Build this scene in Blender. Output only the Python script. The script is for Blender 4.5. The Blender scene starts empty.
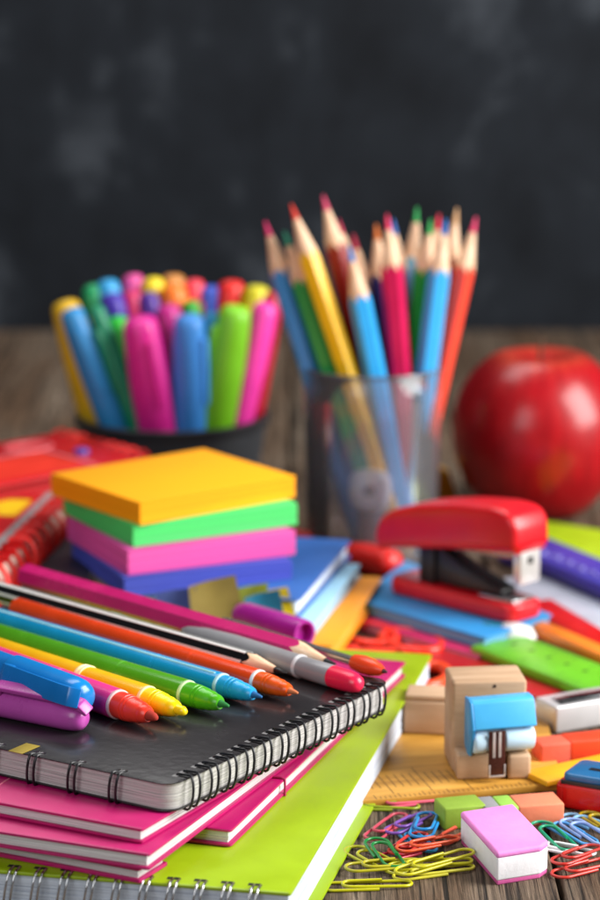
import bpy, bmesh, math, random
from mathutils import Vector, Matrix
random.seed(7)
R = math.radians
CM = 0.01
scene = bpy.context.scene
COL = scene.collection

# ------------------------------------------------------------------ camera model (cm)
F_PX, CAM_H, PITCH = 2984.0, 37.3, R(12.7)

def ray(px, py):
    u = (px - 300) / F_PX
    v = -(py - 450) / F_PX
    return Vector((u, math.cos(PITCH) + v * math.sin(PITCH), -math.sin(PITCH) + v * math.cos(PITCH)))

def P(px, py, z=0.0):
    """point of the photograph on the horizontal plane at height z (cm)"""
    d = ray(px, py)
    t = (z - CAM_H) / d.z
    return Vector((d.x * t, d.y * t, z))

def PY(px, py, y):
    """point of the photograph at distance y (cm)"""
    d = ray(px, py)
    t = y / d.y
    return Vector((d.x * t, y, CAM_H + d.z * t))

# ------------------------------------------------------------------ materials
def lin(h):
    h = h.lstrip('#')
    c = [int(h[i:i + 2], 16) / 255 for i in (0, 2, 4)]
    return tuple(x / 12.92 if x <= 0.04045 else ((x + 0.055) / 1.055) ** 2.4 for x in c) + (1.0,)

MATS = {}

def new_mat(name):
    m = bpy.data.materials.new(name)
    m.use_nodes = True
    nt = m.node_tree
    b = nt.nodes['Principled BSDF']
    return m, nt, b

def N(nt, t, **kw):
    n = nt.nodes.new(t)
    for k, v in kw.items():
        setattr(n, k, v)
    return n

def noise(nt, vec, scale, detail=4, rough=0.55, dist=0.0):
    n = N(nt, 'ShaderNodeTexNoise')
    n.inputs['Scale'].default_value = scale
    n.inputs['Detail'].default_value = detail
    n.inputs['Roughness'].default_value = rough
    n.inputs['Distortion'].default_value = dist
    nt.links.new(vec, n.inputs['Vector'])
    return n

def ramp(nt, fac, stops):
    r = N(nt, 'ShaderNodeValToRGB')
    e = r.color_ramp.elements
    while len(e) < len(stops):
        e.new(0.5)
    for el, (p, c) in zip(e, stops):
        el.position = p
        el.color = c
    nt.links.new(fac, r.inputs['Fac'])
    return r

def coords(nt, scale=(1, 1, 1)):
    tc = N(nt, 'ShaderNodeTexCoord')
    mp = N(nt, 'ShaderNodeMapping')
    mp.inputs['Scale'].default_value = scale
    nt.links.new(tc.outputs['Object'], mp.inputs['Vector'])
    return mp.outputs['Vector']

def bump(nt, b, height, strength, dist=0.0005):
    bp = N(nt, 'ShaderNodeBump')
    bp.inputs['Strength'].default_value = strength
    bp.inputs['Distance'].default_value = dist
    nt.links.new(height, bp.inputs['Height'])
    nt.links.new(bp.outputs['Normal'], b.inputs['Normal'])

def plain(hexc, rough=0.35, var=0.10, bumps=0.08, scale=180, metal=0.0, spec=0.5, coat=0.0, sss=0.0, name=None):
    """a coloured, slightly uneven surface (plastic, card, lacquer)"""
    key = ('plain', hexc, rough, var, bumps, scale, metal, spec, coat, sss)
    if key in MATS:
        return MATS[key]
    m, nt, b = new_mat(name or 'colour_' + hexc.strip('#'))
    v = coords(nt)
    n1 = noise(nt, v, scale * 0.35, 5, 0.6)
    n2 = noise(nt, v, scale * 4, 3, 0.6)
    c = lin(hexc)
    lo = tuple(x * (1 - var) for x in c[:3]) + (1,)
    hi = tuple(min(1, x * (1 + var) + 0.002) for x in c[:3]) + (1,)
    r = ramp(nt, n1.outputs['Fac'], [(0.3, lo), (0.7, hi)])
    nt.links.new(r.outputs['Color'], b.inputs['Base Color'])
    mr = N(nt, 'ShaderNodeMapRange')
    mr.inputs['To Min'].default_value = max(0.03, rough - 0.08)
    mr.inputs['To Max'].default_value = rough + 0.1
    nt.links.new(n1.outputs['Fac'], mr.inputs['Value'])
    nt.links.new(mr.outputs['Result'], b.inputs['Roughness'])
    b.inputs['Metallic'].default_value = metal
    b.inputs['Specular IOR Level'].default_value = spec
    b.inputs['Coat Weight'].default_value = coat
    b.inputs['Coat Roughness'].default_value = 0.08
    if sss:
        b.inputs['Subsurface Weight'].default_value = sss
        b.inputs['Subsurface Radius'].default_value = (0.004, 0.003, 0.003)
        b.inputs['Subsurface Scale'].default_value = 0.5
    if bumps:
        bump(nt, b, n2.outputs['Fac'], bumps, 0.0003)
    MATS[key] = m
    return m

def pages_mat(hexc='DEDCDA', dark='8F8C8C'):
    key = ('pages', hexc, dark)
    if key in MATS:
        return MATS[key]
    m, nt, b = new_mat('page_edges')
    v = coords(nt, (14, 14, 2600))
    n = noise(nt, v, 1.0, 3, 0.7)
    r = ramp(nt, n.outputs['Fac'], [(0.28, lin(dark)), (0.55, lin(hexc))])
    nt.links.new(r.outputs['Color'], b.inputs['Base Color'])
    b.inputs['Roughness'].default_value = 0.75
    bump(nt, b, n.outputs['Fac'], 0.5, 0.0004)
    MATS[key] = m
    return m

def wood_mat(key, light, mid, dark, sx=90, sy=6, sz=90, rough=0.6, bm=0.25, axis='y'):
    if key in MATS:
        return MATS[key]
    m, nt, b = new_mat(key)
    s = {'y': (sx, sy, sz), 'x': (sy, sx, sz), 'z': (sx, sz, sy)}[axis]
    v = coords(nt, s)
    n = noise(nt, v, 1.0, 6, 0.65, 0.4)
    r = ramp(nt, n.outputs['Fac'], [(0.3, lin(dark)), (0.5, lin(mid)), (0.72, lin(light))])
    nt.links.new(r.outputs['Color'], b.inputs['Base Color'])
    b.inputs['Roughness'].default_value = rough
    bump(nt, b, n.outputs['Fac'], bm, 0.0004)
    MATS[key] = m
    return m

def table_mat():
    m, nt, b = new_mat('weathered_planks')
    geo = N(nt, 'ShaderNodeNewGeometry')
    tc = N(nt, 'ShaderNodeTexCoord')
    off = N(nt, 'ShaderNodeVectorMath', operation='SCALE')
    cmb = N(nt, 'ShaderNodeCombineXYZ')
    nt.links.new(geo.outputs['Random Per Island'], cmb.inputs['Y'])
    nt.links.new(geo.outputs['Random Per Island'], cmb.inputs['X'])
    nt.links.new(cmb.outputs[0], off.inputs[0])
    off.inputs['Scale'].default_value = 37.0
    add = N(nt, 'ShaderNodeVectorMath', operation='ADD')
    nt.links.new(tc.outputs['Object'], add.inputs[0])
    nt.links.new(off.outputs[0], add.inputs[1])
    def mp(s):
        q = N(nt, 'ShaderNodeMapping')
        q.inputs['Scale'].default_value = s
        nt.links.new(add.outputs[0], q.inputs['Vector'])
        return q.outputs['Vector']
    grain = noise(nt, mp((760, 18, 90)), 1.0, 7, 0.68, 0.7)
    fine = noise(nt, mp((2400, 70, 300)), 1.0, 4, 0.7, 0.2)
    blot = noise(nt, mp((26, 5, 10)), 1.0, 4, 0.6, 0.5)
    crack = noise(nt, mp((420, 7, 40)), 1.0, 5, 0.55, 0.5)
    rg = ramp(nt, grain.outputs['Fac'], [(0.26, lin('27211C')), (0.42, lin('6E6255')), (0.55, lin('9A8B7B')), (0.78, lin('CFC4B8'))])
    rb = ramp(nt, blot.outputs['Fac'], [(0.36, lin('A8845F')), (0.74, lin('E6E2DC'))])
    mx = N(nt, 'ShaderNodeMix', data_type='RGBA', blend_type='MULTIPLY')
    mx.inputs['Factor'].default_value = 0.85
    nt.links.new(rg.outputs['Color'], mx.inputs['A'])
    nt.links.new(rb.outputs['Color'], mx.inputs['B'])
    rc = ramp(nt, crack.outputs['Fac'], [(0.36, (0.05, 0.045, 0.04, 1)), (0.45, (1, 1, 1, 1))])
    mx2 = N(nt, 'ShaderNodeMix', data_type='RGBA', blend_type='MULTIPLY')
    mx2.inputs['Factor'].default_value = 0.9
    nt.links.new(mx.outputs['Result'], mx2.inputs['A'])
    nt.links.new(rc.outputs['Color'], mx2.inputs['B'])
    rf = ramp(nt, fine.outputs['Fac'], [(0.3, (0.45, 0.45, 0.45, 1)), (0.6, (1, 1, 1, 1))])
    mx3 = N(nt, 'ShaderNodeMix', data_type='RGBA', blend_type='MULTIPLY')
    mx3.inputs['Factor'].default_value = 0.8
    nt.links.new(mx2.outputs['Result'], mx3.inputs['A'])
    nt.links.new(rf.outputs['Color'], mx3.inputs['B'])
    nt.links.new(mx3.outputs['Result'], b.inputs['Base Color'])
    b.inputs['Roughness'].default_value = 0.72
    b.inputs['Specular IOR Level'].default_value = 0.3
    a1 = N(nt, 'ShaderNodeMath', operation='ADD')
    nt.links.new(grain.outputs['Fac'], a1.inputs[0])
    nt.links.new(rc.outputs['Color'], a1.inputs[1])
    a2 = N(nt, 'ShaderNodeMath', operation='MULTIPLY_ADD')
    nt.links.new(fine.outputs['Fac'], a2.inputs[0])
    a2.inputs[1].default_value = 0.5
    nt.links.new(a1.outputs[0], a2.inputs[2])
    bump(nt, b, a2.outputs[0], 0.9, 0.0013)
    return m

def board_mat():
    m, nt, b = new_mat('chalk_smeared_slate')
    v = coords(nt, (1, 1, 1))
    n1 = noise(nt, coords(nt, (1.15, 1, .8)), 7.5, 5, 0.58, 0.5)
    n2 = noise(nt, v, 19, 5, 0.6, 0.3)
    n3 = noise(nt, coords(nt, (60, 60, 9)), 1, 4, 0.6)
    ad = N(nt, 'ShaderNodeMath', operation='MULTIPLY_ADD')
    nt.links.new(n2.outputs['Fac'], ad.inputs[0])
    ad.inputs[1].default_value = 0.45
    nt.links.new(n1.outputs['Fac'], ad.inputs[2])
    ad2 = N(nt, 'ShaderNodeMath', operation='MULTIPLY_ADD')
    nt.links.new(n3.outputs['Fac'], ad2.inputs[0])
    ad2.inputs[1].default_value = 0.12
    nt.links.new(ad.outputs[0], ad2.inputs[2])
    r = ramp(nt, ad2.outputs[0], [(0.55, lin('121418')), (0.82, lin('20242A')), (1.16, lin('464B52'))])
    nt.links.new(r.outputs['Color'], b.inputs['Base Color'])
    b.inputs['Roughness'].default_value = 0.8
    b.inputs['Specular IOR Level'].default_value = 0.15
    return m

def apple_mat():
    m, nt, b = new_mat('apple_skin')
    tc = N(nt, 'ShaderNodeTexCoord')
    sx = N(nt, 'ShaderNodeSeparateXYZ')
    nt.links.new(tc.outputs['Object'], sx.inputs[0])
    at = N(nt, 'ShaderNodeMath', operation='ARCTAN2')
    nt.links.new(sx.outputs['Y'], at.inputs[0])
    nt.links.new(sx.outputs['X'], at.inputs[1])
    cb = N(nt, 'ShaderNodeCombineXYZ')
    nt.links.new(at.outputs[0], cb.inputs['X'])
    zz = N(nt, 'ShaderNodeMath', operation='MULTIPLY')
    nt.links.new(sx.outputs['Z'], zz.inputs[0]); zz.inputs[1].default_value = 9
    nt.links.new(zz.outputs[0], cb.inputs['Z'])
    n = noise(nt, cb.outputs[0], 7, 5, 0.65)
    r = ramp(nt, n.outputs['Fac'], [(0.3, lin('86020C')), (0.55, lin('A00412')), (0.8, lin('B40E14'))])
    # yellowish blush round the stalk
    gz = N(nt, 'ShaderNodeMath', operation='MULTIPLY_ADD')
    nt.links.new(n.outputs['Fac'], gz.inputs[0]); gz.inputs[1].default_value = 0.02
    nt.links.new(sx.outputs['Z'], gz.inputs[2])
    rz = ramp(nt, gz.outputs[0], [(0.089, (0, 0, 0, 1)), (0.104, (1, 1, 1, 1))])
    mx = N(nt, 'ShaderNodeMix', data_type='RGBA')
    nt.links.new(rz.outputs['Color'], mx.inputs['Factor'])
    nt.links.new(r.outputs['Color'], mx.inputs['A'])
    mx.inputs['B'].default_value = lin('C25A34')
    vo = N(nt, 'ShaderNodeTexVoronoi')
    vo.inputs['Scale'].default_value = 220
    nt.links.new(tc.outputs['Object'], vo.inputs['Vector'])
    rs = ramp(nt, vo.outputs['Distance'], [(0.06, (1, 1, 1, 1)), (0.14, (0, 0, 0, 1))])
    ms = N(nt, 'ShaderNodeMath', operation='MULTIPLY')
    nt.links.new(rs.outputs['Color'], ms.inputs[0]); ms.inputs[1].default_value = 0.2
    mx2 = N(nt, 'ShaderNodeMix', data_type='RGBA')
    nt.links.new(ms.outputs[0], mx2.inputs['Factor'])
    nt.links.new(mx.outputs['Result'], mx2.inputs['A'])
    mx2.inputs['B'].default_value = lin('D88A70')
    nt.links.new(mx2.outputs['Result'], b.inputs['Base Color'])
    b.inputs['Roughness'].default_value = 0.4
    b.inputs['Specular IOR Level'].default_value = 0.25
    b.inputs['Coat Weight'].default_value = 0.45
    b.inputs['Coat Roughness'].default_value = 0.2
    return m

def clear_plastic():
    m = bpy.data.materials.new('smoky_clear_plastic')
    m.use_nodes = True
    nt = m.node_tree
    nt.nodes.clear()
    out = N(nt, 'ShaderNodeOutputMaterial')
    tr = N(nt, 'ShaderNodeBsdfTransparent'); tr.inputs['Color'].default_value = (0.93, 0.92, 0.94, 1)
    df = N(nt, 'ShaderNodeBsdfDiffuse'); df.inputs['Color'].default_value = (0.62, 0.60, 0.64, 1)
    gl = N(nt, 'ShaderNodeBsdfGlossy'); gl.inputs['Roughness'].default_value = 0.12
    v = coords(nt)
    n = noise(nt, v, 40, 4)
    mr = N(nt, 'ShaderNodeMapRange')
    mr.inputs['To Min'].default_value = 0.08; mr.inputs['To Max'].default_value = 0.15
    nt.links.new(n.outputs['Fac'], mr.inputs['Value'])
    m1 = N(nt, 'ShaderNodeMixShader')
    nt.links.new(mr.outputs['Result'], m1.inputs['Fac'])
    nt.links.new(tr.outputs[0], m1.inputs[1]); nt.links.new(df.outputs[0], m1.inputs[2])
    fr = N(nt, 'ShaderNodeFresnel'); fr.inputs['IOR'].default_value = 1.45
    m2 = N(nt, 'ShaderNodeMixShader')
    nt.links.new(fr.outputs[0], m2.inputs['Fac'])
    nt.links.new(m1.outputs[0], m2.inputs[1]); nt.links.new(gl.outputs[0], m2.inputs[2])
    nt.links.new(m2.outputs[0], out.inputs['Surface'])
    return m

# ------------------------------------------------------------------ mesh helpers (cm)
def merge(bm, tmp, mat=None):
    if mat is not None:
        bmesh.ops.transform(tmp, matrix=mat, verts=tmp.verts)
    me = bpy.data.meshes.new('tmp')
    tmp.to_mesh(me); tmp.free()
    bm.from_mesh(me)
    bpy.data.meshes.remove(me)

def box(bm, x0, x1, y0, y1, z0, z1, bev=0.0, seg=2, mat=None):
    t = bmesh.new()
    bmesh.ops.create_cube(t, size=1)
    for v in t.verts:
        v.co = Vector(((x0 + x1) / 2 + v.co.x * (x1 - x0), (y0 + y1) / 2 + v.co.y * (y1 - y0), (z0 + z1) / 2 + v.co.z * (z1 - z0)))
    if bev:
        bmesh.ops.bevel(t, geom=t.edges[:], offset=bev, segments=seg, profile=0.5, affect='EDGES')
    merge(bm, t, mat)

def prism(bm, pts, z0, z1, bev=0.0, seg=2, mat=None):
    t = bmesh.new()
    vs = [t.verts.new((p[0], p[1], z0)) for p in pts]
    f = t.faces.new(vs)
    r = bmesh.ops.extrude_face_region(t, geom=[f])
    for v in [g for g in r['geom'] if isinstance(g, bmesh.types.BMVert)]:
        v.co.z = z1
    bmesh.ops.recalc_face_normals(t, faces=t.faces[:])
    if bev:
        bmesh.ops.bevel(t, geom=t.edges[:], offset=bev, segments=seg, profile=0.5, affect='EDGES')
    merge(bm, t, mat)

def round_rect(x0, x1, y0, y1, r, n=5, corners=(1, 1, 1, 1)):
    pts = []
    cs = [(x1, y0, -90), (x1, y1, 0), (x0, y1, 90), (x0, y0, 180)]
    for k, (cx, cy, a0) in enumerate(cs):
        rr = r if corners[k] else 0.02
        ox = cx - rr if cx == x1 else cx + rr
        oy = cy - rr if cy == y1 else cy + rr
        for i in range(n + 1):
            a = R(a0 + 90 * i / n)
            pts.append((ox + rr * math.cos(a), oy + rr * math.sin(a)))
    return pts

def lathe(bm, prof, n=32, mat=None, sx=1.0, sy=1.0):
    """profile [(r, z)] turned about z; r = 0 closes an end"""
    t = bmesh.new()
    rings = []
    for r, z in prof:
        if r <= 1e-6:
            rings.append([t.verts.new((0, 0, z))])
        else:
            rings.append([t.verts.new((r * sx * math.cos(2 * math.pi * i / n), r * sy * math.sin(2 * math.pi * i / n), z)) for i in range(n)])
    for a, b in zip(rings, rings[1:]):
        for i in range(n):
            j = (i + 1) % n
            if len(a) == 1 and len(b) == 1:
                continue
            if len(a) == 1:
                t.faces.new((a[0], b[i], b[j]))
            elif len(b) == 1:
                t.faces.new((a[i], a[j], b[0]))
            else:
                t.faces.new((a[i], a[j], b[j], b[i]))
    bmesh.ops.recalc_face_normals(t, faces=t.faces[:])
    merge(bm, t, mat)

def tube(bm, pts, r, n=8, closed=False, mat=None):
    pts = [Vector(p) for p in pts]
    t = bmesh.new()
    m = len(pts)
    rings = []
    up = None
    for i, p in enumerate(pts):
        if closed:
            d = (pts[(i + 1) % m] - pts[i - 1]).normalized()
        else:
            d = (pts[min(i + 1, m - 1)] - pts[max(i - 1, 0)]).normalized()
        if up is None:
            up = Vector((0, 0, 1)) if abs(d.z) < 0.9 else Vector((1, 0, 0))
        up = (up - d * up.dot(d)).normalized()
        s = d.cross(up)
        rings.append([t.verts.new(p + (up * math.cos(2 * math.pi * k / n) + s * math.sin(2 * math.pi * k / n)) * r) for k in range(n)])
    rng = range(m) if closed else range(m - 1)
    for i in rng:
        a, b = rings[i], rings[(i + 1) % m]
        for k in range(n):
            t.faces.new((a[k], a[(k + 1) % n], b[(k + 1) % n], b[k]))
    if not closed:
        t.faces.new(rings[0]); t.faces.new(rings[-1])
    bmesh.ops.recalc_face_normals(t, faces=t.faces[:])
    merge(bm, t, mat)

def obj(name, bm, mat, parent=None, angle=35):
    bmesh.ops.scale(bm, vec=(CM, CM, CM), verts=bm.verts)
    me = bpy.data.meshes.new(name)
    bm.to_mesh(me); bm.free()
    me.materials.append(mat)
    me.polygons.foreach_set('use_smooth', [True] * len(me.polygons))
    me.set_sharp_from_angle(angle=R(angle))
    o = bpy.data.objects.new(name, me)
    COL.objects.link(o)
    if parent:
        o.parent = parent
    return o

def tag(o, label, cat, group=None, kind=None):
    if label: o['label'] = label
    if cat: o['category'] = cat
    if group: o['group'] = group
    if kind: o['kind'] = kind
    return o

def place(o, loc, rotz=0.0, mat=None):
    loc = Vector(loc)
    if mat is not None:
        o.matrix_world = Matrix.Translation(loc * CM) @ mat
    else:
        o.location = loc * CM
        o.rotation_euler = (0, 0, rotz)
    return o

def thing(name, label, cat, loc, rotz=0.0, group=None, mat=None):
    o = bpy.data.objects.new(name, None)
    o.empty_display_size = 0.01
    COL.objects.link(o)
    tag(o, label, cat, group)
    return place(o, loc, rotz, mat)

def frame_z(d, roll=0.0):
    """rotation whose z axis is d"""
    return d.to_track_quat('Z', 'Y').to_matrix().to_4x4() @ Matrix.Rotation(roll, 4, 'Z')

B = bmesh.new

# ------------------------------------------------------------------ setting
def build_table():
    bm = B()
    x = -62.0
    k = 0
    gaps = [-62, -45, -29.5, -12.2, -0.6, 9.0, 22.5, 36, 50, 63]
    for a, b_ in zip(gaps, gaps[1:]):
        box(bm, a + 0.12, b_ - 0.12, 60, 203.2, -3.0 - random.random() * .02, 0.0, 0.12, 2)
    box(bm, -62, 63, 60, 203, -5.5, -3.1, 0)
    o = obj('table_top', bm, table_mat())
    tag(o, 'weathered grey brown plank table top under all the stationery', 'table', kind='structure')
    return o
build_table()

bm = B()
box(bm, -95, 95, 203.4, 206, -6, 95, 0.1)
o = obj('chalkboard', bm, board_mat())
tag(o, 'dark slate chalkboard with smeared chalk dust behind the table', 'chalkboard', kind='structure')

# ------------------------------------------------------------------ books
def pages_block(W, L, z0, z1, inset, sheets=9, rnd=0.0):
    bm = B()
    h = (z1 - z0) / sheets
    for i in range(sheets):
        j = random.uniform(0, 0.035)
        k = random.uniform(0, 0.035)
        prism(bm, round_rect(-W + .12, -inset - j, inset + k, L - inset - j, max(.03, rnd - inset), 5, (1, 1, 0, 0)), z0 + i * h, z0 + (i + 1) * h - 0.004)
    return bm

def notebook(name, label, corner, z0, ang, L, W, T, cover, pages=None, ct=0.10, inset=0.16, rnd=0.25, group=None,
             back=None, spine=True, corner_world=None, cat='notebook', bev=0.03, stick=0.0):
    c = corner_world if corner_world is not None else P(corner[0], corner[1], z0 + T)
    t = thing(name, label, cat, (c.x, c.y, z0), -R(ang), group)
    pages = pages or pages_mat()
    rr = round_rect(-W, 0, 0, L, rnd, 5, (1, 1, 0, 0))
    bm = B(); prism(bm, rr, T - ct, T, bev); obj('front_cover', bm, cover, t)
    rb = round_rect(-W, stick, 0, L, rnd, 5, (1, 1, 0, 0))
    bm = B(); prism(bm, rb, 0, ct, bev); obj('back_cover', bm, back or cover, t)
    obj('pages', pages_block(W, L, ct + 0.004, T - ct - 0.004, inset, rnd=rnd), pages, t)
    if spine:
        bm = B(); box(bm, -W - 0.06, -W + 0.1, 0.02, L - 0.02, 0.004, T - 0.004, 0.05, 3); obj('spine', bm, cover, t)
    return t

def ring_path(T, reach, out, drop=0.05, n=7):
    """wire loop round a notebook edge: local x = outward, z = up"""
    pts = [(-reach, 0, T * 0.55)]
    top, bot = T + drop, -drop
    pts.append((-reach, 0, top - 0.05))
    for i in range(n + 1):
        a = math.pi / 2 - math.pi * i / n
        pts.append((out * math.cos(a), 0, (top + bot) / 2 + (top - bot) / 2 * math.sin(a)))
    pts.append((-reach, 0, bot + 0.05))
    pts.append((-reach, 0, T * 0.4))
    return pts

def rings_along(t, T, reach, out, r, mat, spots, side, L=0, pair=0.12, slant=0.0, drop=0.05, holes=None):
    """double wire rings; side 'right' runs along y at x=0, side 'front' along x at y=0"""
    first = None
    for s in spots:
        if first is None:
            bm = B()
            for d in (-pair / 2, pair / 2):
                pts = [(x, d + slant * (z / max(T, .1) - .5), z) for x, y, z in ring_path(T, reach, out, drop)]
                tube(bm, pts, r, 8)
            first = obj('ring', bm, mat, t, 60)
            o = first
        else:
            o = first.copy(); COL.objects.link(o); o.parent = t
        if side == 'right':
            o.location = Vector((0, s, 0)) * CM
        else:
            o.location = Vector((s, 0, 0)) * CM
            o.rotation_euler = (0, 0, -math.pi / 2)
        if holes:
            pass

lime = plain('94B010', 0.32, 0.06, 0.05)
pinkc = plain('B21060', 0.34, 0.08, 0.05)
wire_s = plain('C8C9CC', 0.22, 0.05, 0, metal=1.0, name='silver_wire')
wire_k = plain('15161A', 0.3, 0.1, 0, metal=0.0, name='black_wire')
hole_k = plain('101010', 0.8, 0.1, 0)

# lime green spiral book at the bottom of the pile
g = notebook('spiral_notebook', 'large lime green spiral notebook at the bottom of the front pile', (291, 893), 0.05, 12.0, 27.9, 22, 1.6, lime,
             pages_mat('D3DCE8', '8793A8'), ct=0.12, inset=0.10, rnd=0.12, spine=True, stick=.32)
spots = [-1.35 - i * 0.92 for i in range(13)]
rings_along(g, 1.6, 0.5, 0.28, 0.045, wire_s, spots, 'front', pair=0.22, slant=0.25)
bm = B()
for s in spots:
    for d in (-.11, .11):
        box(bm, s + d - .09, s + d + .09, 0.40, 0.62, 1.600, 1.606, 0)
obj('punch_holes', bm, hole_k, g)

# pink pile between lime and black
GP = 'pink hardcover notebooks under the black notebook'
gz = 1.68
n3 = notebook('pink_notebook', 'pink notebook with an elastic band, rightmost of the pink pile on the lime cover', (231, 830), gz, 18.5, 21.0, 9.0, 0.62, pinkc,
              ct=0.10, inset=0.14, rnd=0.15, group=GP)
bm = B()
lp = [(0.03, 0, -0.02), (0.03, 0, 0.64), (-0.5, 0, 0.655), (-6, 0, 0.655)]
tube(bm, [(0.035, 5.6, 0.0), (0.04, 5.6, 0.3), (0.03, 5.6, 0.63), (-0.1, 5.6, 0.66), (-8.9, 5.6, 0.66)], 0.05, 8)
obj('elastic_band', bm, plain('B01A5C', 0.5), n3, 60)
notebook('pink_notepad', 'slim pink notepad lowest in the pink pile, lying on the lime cover', None, gz, 27, 1.9, 9.5, 0.56, pinkc,
         ct=0.14, inset=0.1, rnd=0.06, group=GP, corner_world=Vector((-5.3, 92.95, 0)), cat='notepad')
notebook('pink_notebook', 'pink notebook with white pages, middle of the pink pile, front corner sticking out', (149, 854), gz + 0.64, 23, 13.0, 12.5, 0.58, pinkc,
         ct=0.10, inset=0.12, rnd=0.12, group=GP)
notebook('pink_notebook', 'pink notebook on top of the pink pile, just below the black notebook', (142, 829), gz + 1.24, 28, 12, 12.5, 0.52, pinkc,
         ct=0.10, inset=0.10, rnd=0.1, group=GP)

# black notebook
bz = 3.50
blackc = plain('221F21', 0.24, 0.2, 0.3, 70, coat=.15)
bk = notebook('spiral_notebook', 'black spiral notebook with grey page edges lying under the row of pens', (172, 786), bz, 33, 14.2, 13.0, 1.0, blackc,
              pages_mat('C6C3C0', '5E5B5B'), ct=0.045, inset=0.10, rnd=0.7, spine=False, bev=0.015)
spots = [1.15 + i * 1.09 for i in range(12)]
rings_along(bk, 1.0, 0.50, 0.2, 0.048, wire_k, spots, 'right', pair=0.40, slant=0.14, drop=0.09)
rings_along(bk, 1.0, 0.40, 0.18, 0.048, wire_k, [-2.35, -4.1, -5.85, -7.6], 'front', pair=0.28, slant=0.1, drop=0.05)
bm = B()
for s in spots:
    for d in (-.11, .11):
        box(bm, -.62, -.42, s + d * 1.9 - .09, s + d * 1.9 + .09, 1.001, 1.006, 0)
for s in (-2.35, -4.1, -5.85, -7.6):
    for d in (-.1, .1):
        box(bm, s + d - .07, s + d + .07, .28, .45, 1.001, 1.006, 0)
obj('punch_holes', bm, plain('8A8888', 0.6), bk)
BT = bz + 1.0
bm = B()
box(bm, -6.85, -6.25, -.12, .9, 1.012, 1.03, .005)
obj('yellow_tab', bm, plain('8E7A20', .6), bk)
rb_a, rb_b = P(-12, 796, bz - .2), P(30, 769, bz - .2)
off = Vector((bk.location.x, bk.location.y, 0)) / CM
bm = B()
pts = []
inv = Matrix.Rotation(R(33), 4, 'Z')
for i in range(9):
    q = rb_a.lerp(rb_b, i / 8); q.z = 0
    q = inv @ (q - off)
    pts.append((q.x, q.y, -.16 + .10 * math.sin(i * .5) - .03 * (8 - i) / 8))
tube(bm, pts, .05, 8)
obj('ribbon', bm, plain('E0708C', .6), bk, 60)

# ------------------------------------------------------------------ pens and pencils
def hexr(a, r):
    """radius of a hexagon of corner radius r at angle a"""
    q = (a % (math.pi / 3)) - math.pi / 6
    return r * math.cos(math.pi / 6) / math.cos(q)

cedar = wood_mat('pencil_cedar', 'F2D6BA', 'E4BC98', 'CC9E78', 500, 30, 500, 0.65, 0.3, 'z')

def pencil(name, label, tip, d, L, r, body, lead, group, tiplen=2.2, leadlen=0.55, stripe=None, n=48, roll=0.26):
    """tip at the root, shaft along local +z"""
    t = thing(name, label, 'pencil', tip, group=group, mat=frame_z(d, roll))
    # painted hexagonal shaft, scalloped where the sharpener cut it
    k = tiplen / r
    bm = B()
    ring0, ring1, ringb = [], [], []
    for i in range(n):
        a = 2 * math.pi * i / n
        rr = hexr(a, r)
        ring0.append(bm.verts.new((rr * math.cos(a), rr * math.sin(a), rr * k)))
        ring1.append(bm.verts.new((rr * math.cos(a), rr * math.sin(a), L)))
    for i in range(n):
        j = (i + 1) % n
        bm.faces.new((ring0[i], ring0[j], ring1[j], ring1[i]))
    bm.faces.new(ring1)
    bmesh.ops.recalc_face_normals(bm, faces=bm.faces[:])
    obj('shaft', bm, body, t, 25)
    bm = B()
    lr = leadlen / k
    a0 = [bm.verts.new((hexr(2 * math.pi * i / n, r) * .997 * math.cos(2 * math.pi * i / n), hexr(2 * math.pi * i / n, r) * .997 * math.sin(2 * math.pi * i / n), hexr(2 * math.pi * i / n, r) * k + 0.004)) for i in range(n)]
    a1 = [bm.verts.new((lr * math.cos(2 * math.pi * i / n), lr * math.sin(2 * math.pi * i / n), leadlen)) for i in range(n)]
    for i in range(n):
        j = (i + 1) % n
        bm.faces.new((a1[i], a1[j], a0[j], a0[i]))
    bmesh.ops.recalc_face_normals(bm, faces=bm.faces[:])
    obj('sharpened_wood', bm, cedar, t, 60)
    bm = B()
    lathe(bm, [(0, 0), (0.035, 0.02), (lr * 0.98, leadlen - 0.004), (lr * .9, leadlen + .05), (0, leadlen + .05)], 20)
    obj('lead', bm, lead, t, 60)
    if stripe:
        bm = B()
        for i in range(6):
            a = i * math.pi / 3
            w = 0.05
            m4 = Matrix.Rotation(a, 4, 'Z')
            box(bm, r - 0.022, r + 0.004, -w, w, tiplen + 0.05, L - 0.3, 0, mat=m4)
        obj('stripe', bm, stripe, t)
    return t

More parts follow.
